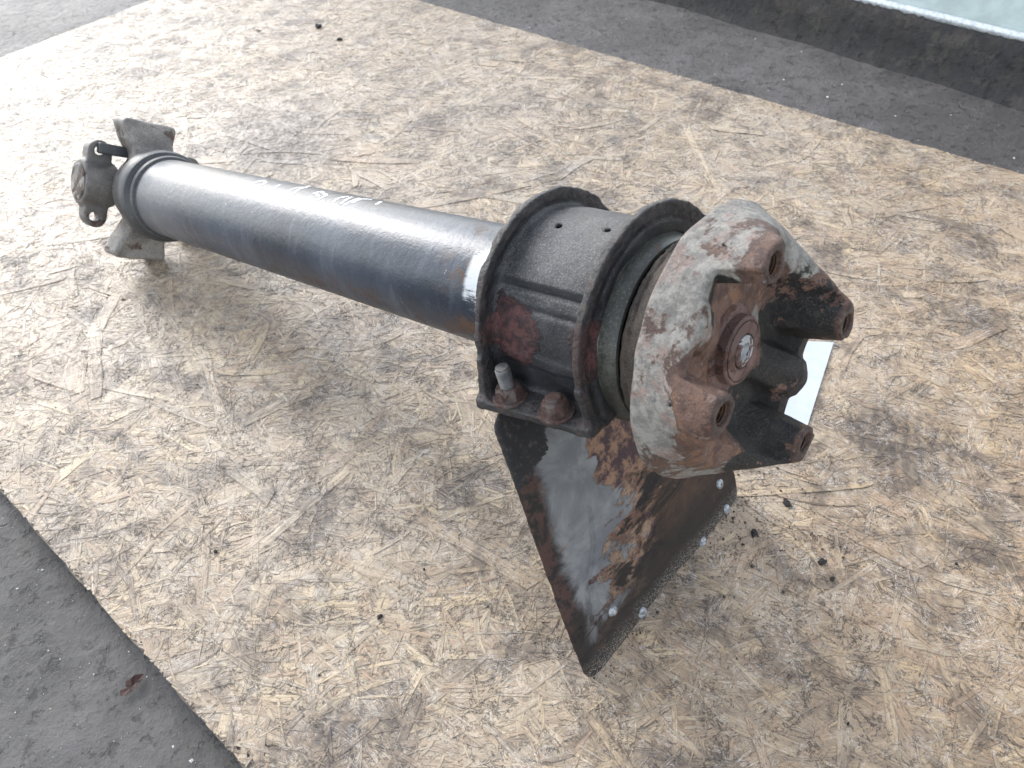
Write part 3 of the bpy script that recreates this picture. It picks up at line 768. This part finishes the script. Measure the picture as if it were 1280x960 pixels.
# --- bearing, shields and rubber
def tor(name, prof, mat, jag=0.0): return lathe(name, prof, mat, shaft, SFM, 128, jag)
tor('rubber_mount', [(.0485, -.245), (.0490, -.225), (.0480, -.2175), (.0465, -.2165), (.044, -.220), (.030, -.225)], M_RUB, .0006)
tor('steel_shield', [(.038, -.226), (.0490, -.2185), (.0512, -.2165), (.0525, -.213), (.0520, -.2115), (.0508, -.2105), (.0502, -.207), (.0497, -.2035), (.0488, -.2010), (.0475, -.2005), (.0465, -.202), (.040, -.203)], M_SHIELD)
tor('rubber_seal', [(.040, -.203), (.0470, -.1995), (.0500, -.1975), (.0516, -.1945), (.0508, -.1932), (.0526, -.1912), (.0536, -.187), (.0532, -.182), (.0520, -.179), (.040, -.177)], M_RUB, .0007)
tor('neck', [(.033, -.25), (.034, -.18), (.036, -.172), (.030, -.168)], M_DARKCAST)

# --- flange yoke
BX, BY = .0535, .0325
def f_flange(X, Y, Z):
    x = X * E1[0] + Y * E1[1]; y = X * E2[0] + Y * E2[1]; z = Z + .134
    t = np.clip((z + .042) / .042, 0, 1) ** 1.08
    rad = (1 - t) * .0715 + t * .0100
    xs = np.where(x < 0, x * (1 + .10 * (1 - t)), x)
    hull = rbox2(xs, y, t * BX, t * BY, rad) * .70
    hull = smax(hull, z, .0015)
    hull = smax(hull, -.0475 - z, .004)
    bx, by = np.abs(x) - BX, np.abs(y) - BY
    # hexagonal boss that flares into the body
    bd_ = np.hypot(bx, by)
    hexd = np.maximum.reduce([np.abs(bx * math.cos(a) + by * math.sin(a)) for a in (.2, .2 + math.pi / 3, .2 + 2 * math.pi / 3)])
    bb = .25 * bd_ + .75 * hexd * 1.06
    out = np.clip((bx * .75 + by * .66) / np.maximum(bd_, 1e-5), 0, 1)
    bb = bb * (1 - .75 * out)
    inn = np.clip(-by / np.maximum(bd_, 1e-5), 0, 1) ** 1.5
    top_b = -np.maximum(bb - .0082, 0) * (2.5 + 4.0 * inn)
    nose = np.where(x < 0, -.0178, -.0145) - (np.sqrt(y * y + .004 ** 2) - .004) * .55 - np.maximum(np.abs(y) - .0095, 0) ** 1.15 * 5 - np.maximum(.057 - np.abs(x), 0) * .42
    rimt = -.0215 - np.maximum(.058 - np.abs(x), 0) * 2.2 - np.maximum(np.abs(y) - .035, 0) * 3
    nose = smax(nose, rimt, .005)
    web = -.023 + .017 * np.clip(np.abs(x) / .046, 0, 1) ** 1.4 - np.maximum(.046 - np.abs(y), 0) * 1.5
    floor_ = -.0335 + 0 * x
    top = smax(smax(top_b, nose, .0035), smax(web, floor_, .006), .006)
    lim = (z - top) * .42
    d = smax(hull, lim, .0016)
    # bearing seats between the bosses of each pair
    seat = np.hypot(y, z + .003) - .0145
    seat = np.maximum(seat, .0 - (np.abs(x) - .060))
    d = smax(d, -np.maximum(np.abs(np.abs(y) - .0165) - .0052, 0) * 0 + d * 0 - 1, .001) if False else d
    hole = np.maximum(np.hypot(bx, by) - .0056, -(z + .024))
    cs = (np.hypot(bx, by) - .0062 - (z + .0008) * .9) * .7
    d = np.maximum(d, -hole); d = np.maximum(d, -np.maximum(cs, -.0012 - z))
    return d
fl_o = sdf_obj('flange_yoke', f_flange, (-.080, -.080, -.185), (.080, .080, -.131), .0009, M_FL, shaft, SFM, .00028)
lathe('hub_washer', [(r_, w_ - .0028) for r_, w_ in [(.0225, -.168), (.0225, -.1645), (.0210, -.1630), (.0180, -.1625), (.0176, -.1580), (.0168, -.1572), (.0160, -.1572), (.0158, -.1580), (.0152, -.1580), (.0150, -.1570), (.0120, -.1566), (.0095, -.1566), (.0088, -.1578), (.0085, -.160), (.0001, -.160)]], M_HUB, shaft, SFM)
lathe('shaft_end', [(r_, w_ - .0028) for r_, w_ in [(.0083, -.1615), (.0083, -.1568), (.0075, -.1560), (.0046, -.1560), (.0035, -.1590), (.0001, -.1600)]], M_BARE, shaft, SFM, 48)
for sx in (-1, 1):
    for sy in (-1, 1):
        c = E1 * BX * sx + E2 * BY * sy
        pr = []
        for k in range(14): pr += [(.0054, -.1365 - k * .0014), (.0048, -.1372 - k * .0014)]
        sv = []; seg = 28
        for (r_, z_) in pr + [(.0001, -.1572)]:
            for i in range(seg):
                a = 2 * math.pi * i / seg; sv.append((c[0] + r_ * math.cos(a), c[1] + r_ * math.sin(a), z_))
        sf = [(j * seg + i, j * seg + (i + 1) % seg, (j + 1) * seg + (i + 1) % seg, (j + 1) * seg + i) for j in range(len(pr)) for i in range(seg)]
        mesh_obj('threaded_hole', sv, sf, M_HOLE, fl_o, None)

# --- mounting plate: stands on its lower edge and leans against the bracket
if pn.z < 0: pn = -pn
PLM = Matrix(((pu.x, pw.x, pn.x, PL_T.x), (pu.y, pw.y, pn.y, PL_T.y), (pu.z, pw.z, pn.z, PL_T.z), (0, 0, 0, 1)))
lx, ly = (PL_L - PL_T).dot(pu), (PL_L - PL_T).dot(pw); rx = (PL_R - PL_T).length
poly = [(-.003, -.004), (rx, -.001), (rx + .008, .020), (rx - .010, .10), (rx - .028, ly), (lx, ly)]
axc = ((Vector((0, 0, -.27)) - PL_T).dot(pu), (Vector((0, 0, -.27)) - PL_T).dot(pw))
def f_plate(X, Y, Z):
    # world frame of verts: shaft coordinates -> plate coordinates
    a = (X - PL_T.x) * pu.x + (Y - PL_T.y) * pu.y + (Z - PL_T.z) * pu.z
    b = (X - PL_T.x) * pw.x + (Y - PL_T.y) * pw.y + (Z - PL_T.z) * pw.z
    c = (X - PL_T.x) * pn.x + (Y - PL_T.y) * pn.y + (Z - PL_T.z) * pn.z
    r = .007
    d = None
    k = len(poly)
    for i in range(k):
        x0, y0 = poly[i]; x1, y1 = poly[(i + 1) % k]
        ln = math.hypot(x1 - x0, y1 - y0); nx, ny = (y1 - y0) / ln, -(x1 - x0) / ln
        e = (a - x0) * nx + (b - y0) * ny
        d = e if d is None else smax(d, e, .011 if i == 5 else .0035)
    d = np.maximum(d, -(np.hypot(a - axc[0], b - axc[1]) - .050))
    bulge = .0022 * np.exp(-(((a - .07) / .035) ** 2 + ((b - .10) / .05) ** 2)) + .0012 * np.sin(a * 55) * np.sin(b * 48 + 1)
    cc = c - bulge
    d = smax(d, np.abs(cc) - .0024, .0014)
    # cracks in the underseal
    ck = seg2(a, b, (.0215, .028), (.030, .052)); ck = np.minimum(ck, seg2(a, b, (.030, .052), (.047, .074))); ck = np.minimum(ck, seg2(a, b, (.047, .074), (.055, .098)))
    ck = np.maximum(ck - .0014, .0008 - cc)
    return smax(d, -ck, .001)
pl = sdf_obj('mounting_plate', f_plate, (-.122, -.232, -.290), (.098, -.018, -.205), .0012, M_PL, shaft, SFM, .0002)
# rivet heads, placed on the plate where the photograph shows them
FRI = FR.inverted()
def on_plate(px, py):
    o = FRI @ Vector((0, 0, H)); d = FRI.to_3x3() @ (CAM_R * (px - 640) - CAM_U * (py - 480) - CAM_B * 960)
    t = (PL_T + pn * .0024 - o).dot(pn) / d.dot(pn)
    return o + d * t
for (px, py, rr) in ((765, 763, .0042), (803, 766, .0040), (878, 677, .0040), (899, 605, .0038), (908, 636, .0036)):
    p = on_plate(px, py); sv = []; seg = 20
    pr = [(1.0, -.001), (1.0, .0005), (.85, .0014), (.5, .0021), (.18, .0022), (.02, .0016)]
    for (r_, z_) in pr:
        for i in range(seg):
            a = 2 * math.pi * i / seg; w = 1 + .06 * math.sin(3 * a + px)
            q_ = p + pu * (r_ * rr * w * math.cos(a)) + pw * (r_ * rr * w * math.sin(a)) + pn * z_; sv.append(tuple(q_))
    sf = [(j * seg + i, j * seg + (i + 1) % seg, (j + 1) * seg + (i + 1) % seg, (j + 1) * seg + i) for j in range(len(pr) - 1) for i in range(seg)]
    mesh_obj('rivet', sv, sf, M_RIV, pl, None, True)

# ================================================================== SMALL THINGS
# scrap of white card behind the flange
M_CARD = mat_plain('white_card', (.50, .53, .58), .5, 0, .05, 80, .2)
cs_ = [gpt(1042, 428, .0008), gpt(1003, 552, .0008), gpt(940, 545, .0008), gpt(965, 425, .0008)]
ctr = sum(cs_, Vector()) / 4
nn = 10; cv = []; cf = []
for i in range(nn + 1):
    for j in range(nn + 1):
        a, b = i / nn, j / nn
        p = (cs_[0] * (1 - a) + cs_[1] * a) * (1 - b) + (cs_[3] * (1 - a) + cs_[2] * a) * b
        cv.append((p.x - ctr.x, p.y - ctr.y, .0006 + .0012 * (math.sin(a * 3.1) * .5 + .5 * b * b)))
k2 = (nn + 1) ** 2
cv += [(x, y, z - .0005) for (x, y, z) in cv]
for i in range(nn):
    for j in range(nn):
        a = i * (nn + 1) + j
        cf.append((a, a + nn + 1, a + nn + 2, a + 1)); cf.append((k2 + a, k2 + a + 1, k2 + a + nn + 2, k2 + a + nn + 1))
card = mesh_obj('paper_card', cv, cf, M_CARD, None, Matrix.Translation((ctr.x, ctr.y, .0005)), True)
tag(card, 'white card scrap on the board half hidden behind the rusty flange', 'card')

# crumbs of black dirt
M_DIRT = mat_plain('black_dirt', (.022, .018, .016), .8, 0, .4, 300, 1.0)
def crumb(px, py, size, label, z=0.0, mat=M_DIRT, name='dirt_crumb', cat='dirt crumb', group='dirt crumbs fallen on the board', flat=.55):
    p = gpt(px, py, z)
    import bmesh
    bm = bmesh.new(); bmesh.ops.create_icosphere(bm, subdivisions=3, radius=1)
    sx, sy = random.uniform(.8, 1.3), random.uniform(.6, 1.0); ph = [random.uniform(0, 6) for _ in range(6)]
    for v_ in bm.verts:
        c = v_.co.copy(); k = 1 + .32 * math.sin(3 * c.x + ph[0]) * math.sin(4 * c.y + ph[1]) + .15 * math.sin(7 * c.z + ph[2] + 5 * c.x) + random.uniform(-.10, .10)
        v_.co = Vector((c.x * sx * k, c.y * sy * k, c.z * flat * k)) * size
    me = bpy.data.meshes.new(name); bm.to_mesh(me); bm.free(); me.materials.append(mat)
    o = bpy.data.objects.new(name, me); COL.objects.link(o)
    o.location = (p.x, p.y, z + size * flat * .75); o.rotation_euler.z = random.uniform(0, 6)
    return tag(o, label, cat, group)
for (px, py, sz, lb) in ((398, 34, .0062, 'larger black dirt crumb near the far end of the board, top of the photo'),
                         (425, 50, .0042, 'small black dirt crumb just right of the larger one at the far end'),
                         (983, 630, .0036, 'black dirt crumb right below the lower flange boss, uppermost of three'),
                         (942, 667, .0036, 'black dirt crumb beside the right corner of the peeling plate'),
                         (1027, 703, .0030, 'rounded black dirt crumb right of the plate, in open board'),
                         (1040, 724, .0019, 'tiny black dirt crumb just below the rounded one right of the plate'),
                         (976, 614, .0016, 'tiny dark crumb above the one below the flange boss'),
                         (929, 681, .0016, 'tiny black crumb almost touching the right side of the peeling plate'),
                         (1195, 705, .0017, 'tiny black crumb alone near the right border of the photo'),
                         (270, 690, .0020, 'small dark crumb alone on the pale board, lower left'),
                         (530, 712, .0016, 'tiny dark crumb on the board left of the peeling plate'),
                         (475, 771, .0022, 'dull brown crumb on the board left of the plate tip'),
                         (1060, 905, .0012, 'tiny black speck on the board at the lower right')):
    crumb(px, py, sz * .78, lb)
# dry leaf on the concrete
M_LEAF = mat_plain('dry_red_leaf', (.060, .024, .018), .6, 0, .5, 300, .8)
p = gpt(166, 858, -.014); lv = []; lf = []
out_ = [(-.012, 0), (-.009, .004), (-.004, .0035), (-.001, .007), (.003, .0045), (.008, .005), (.013, .001), (.009, -.003), (.005, -.0022), (.001, -.0055), (-.003, -.003), (-.008, -.0035)]
for k in range(2):
    for (a, b) in out_: lv.append((a, b, .0015 + .0025 * abs(b) / .006 + .0015 * math.sin(a * 400) - k * .0004))
    lv.append((0, 0, .0010 - k * .0004))
m_ = len(out_)
for i in range(m_):
    lf.append((i, (i + 1) % m_, m_)); lf.append((m_ + 1 + (i + 1) % m_, m_ + 1 + i, 2 * m_ + 1))
leaf = mesh_obj('dry_leaf', lv, lf, M_LEAF, None, Matrix.Translation(p) @ Matrix.Rotation(.9, 4, 'Z') @ Matrix.Scale(.75, 4))
tag(leaf, 'crumpled reddish brown dry leaf on the grey concrete, lower left', 'leaf')
# white grit on the concrete and board: too many to count
M_GRIT = mat_plain('white_grit', (.60, .60, .57), .7, 0, .3, 400, .4)
M_SOIL = mat_plain('dark_grit', (.045, .035, .03), .8, 0, .4, 400, .4)
def grit(name, pts, sizes, mat):
    v, f = [], []
    for (x, y, z), s in zip(pts, sizes):
        b = len(v)
        for k in range(6):
            d = [(1, 0, 0), (-1, 0, 0), (0, 1, 0), (0, -1, 0), (0, 0, .7), (0, 0, -.5)][k]; j = random.uniform(.5, 1.3)
            v.append((x + d[0] * s * j, y + d[1] * s * j, z + d[2] * s * j))
        for t in ((0, 2, 4), (2, 1, 4), (1, 3, 4), (3, 0, 4), (2, 0, 5), (1, 2, 5), (3, 1, 5), (0, 3, 5)): f.append(tuple(b + q for q in t))
    return tag(mesh_obj(name, v, f, mat), kind='stuff')
pts, sz = [], []
for _ in range(420):
    px, py = random.uniform(-30, 330), random.uniform(600, 1000)
    p = gpt(px, py, -.016); l, w = (p.x - C1[0]) * DL[0] + (p.y - C1[1]) * DL[1], (p.x - C1[0]) * DW[0] + (p.y - C1[1]) * DW[1]
    if w < -.004: pts.append((p.x, p.y, float(floor_z(p.x, p.y)) + .0003)); sz.append(.00025 * random.lognormvariate(0, .5))
for _ in range(260):
    px, py = random.uniform(560, 1300), random.uniform(-20, 230); p = gpt(px, py, -.016)
    w = (p.x - C1[0]) * DW[0] + (p.y - C1[1]) * DW[1]; o_ = (p.x - B1[0]) * bn[0] + (p.y - B1[1]) * bn[1]
    if w > BW + .004 and o_ < -.05: pts.append((p.x, p.y, float(floor_z(p.x, p.y)) + .0004)); sz.append(.0006 * random.lognormvariate(0, .5))
for (px, py, s) in ((240, 951, .0016), (217, 933, .0011), (22, 736, .0012), (53, 713, .0012), (1058, 34, .001), (980, 100, .002), (1168, 100, .0022), (944, 49, .002), (1002, 65, .0016), (1034, 122, .003), (870, 24, .0016), (928, 101, .001)):
    p = gpt(px, py, -.016); pts.append((p.x, p.y, -.0155)); sz.append(s)
grit('white_grit', pts, sz, M_GRIT)
pts, sz = [], []
for _ in range(700):   # finer dirt fallen from the flange and the bearing
    a, d_ = random.uniform(0, 6.28), abs(random.gauss(0, .055)); p = gpt(900, 640)
    pts.append((p.x + d_ * math.cos(a), p.y + d_ * math.sin(a), .0005)); sz.append(.00042 * random.lognormvariate(0, .55))
for _ in range(900):
    l, w = random.uniform(0, BL), random.uniform(.01, BW - .01); p = on_board(l, w); pts.append((p[0], p[1], .0004)); sz.append(.00035 * random.lognormvariate(0, .5))
for _ in range(260):   # dirt shaken off along the plate's lower edge
    t = random.random(); q_ = FR @ (PL_T + pu * (rx * t)); a = random.gauss(0, .006)
    pts.append((q_.x + random.gauss(.004, .006), q_.y + random.gauss(-.002, .006), .0005)); sz.append(.0004 * random.lognormvariate(0, .5))
grit('soil_grit', pts, sz, M_SOIL)
print('done', len(bpy.data.objects))
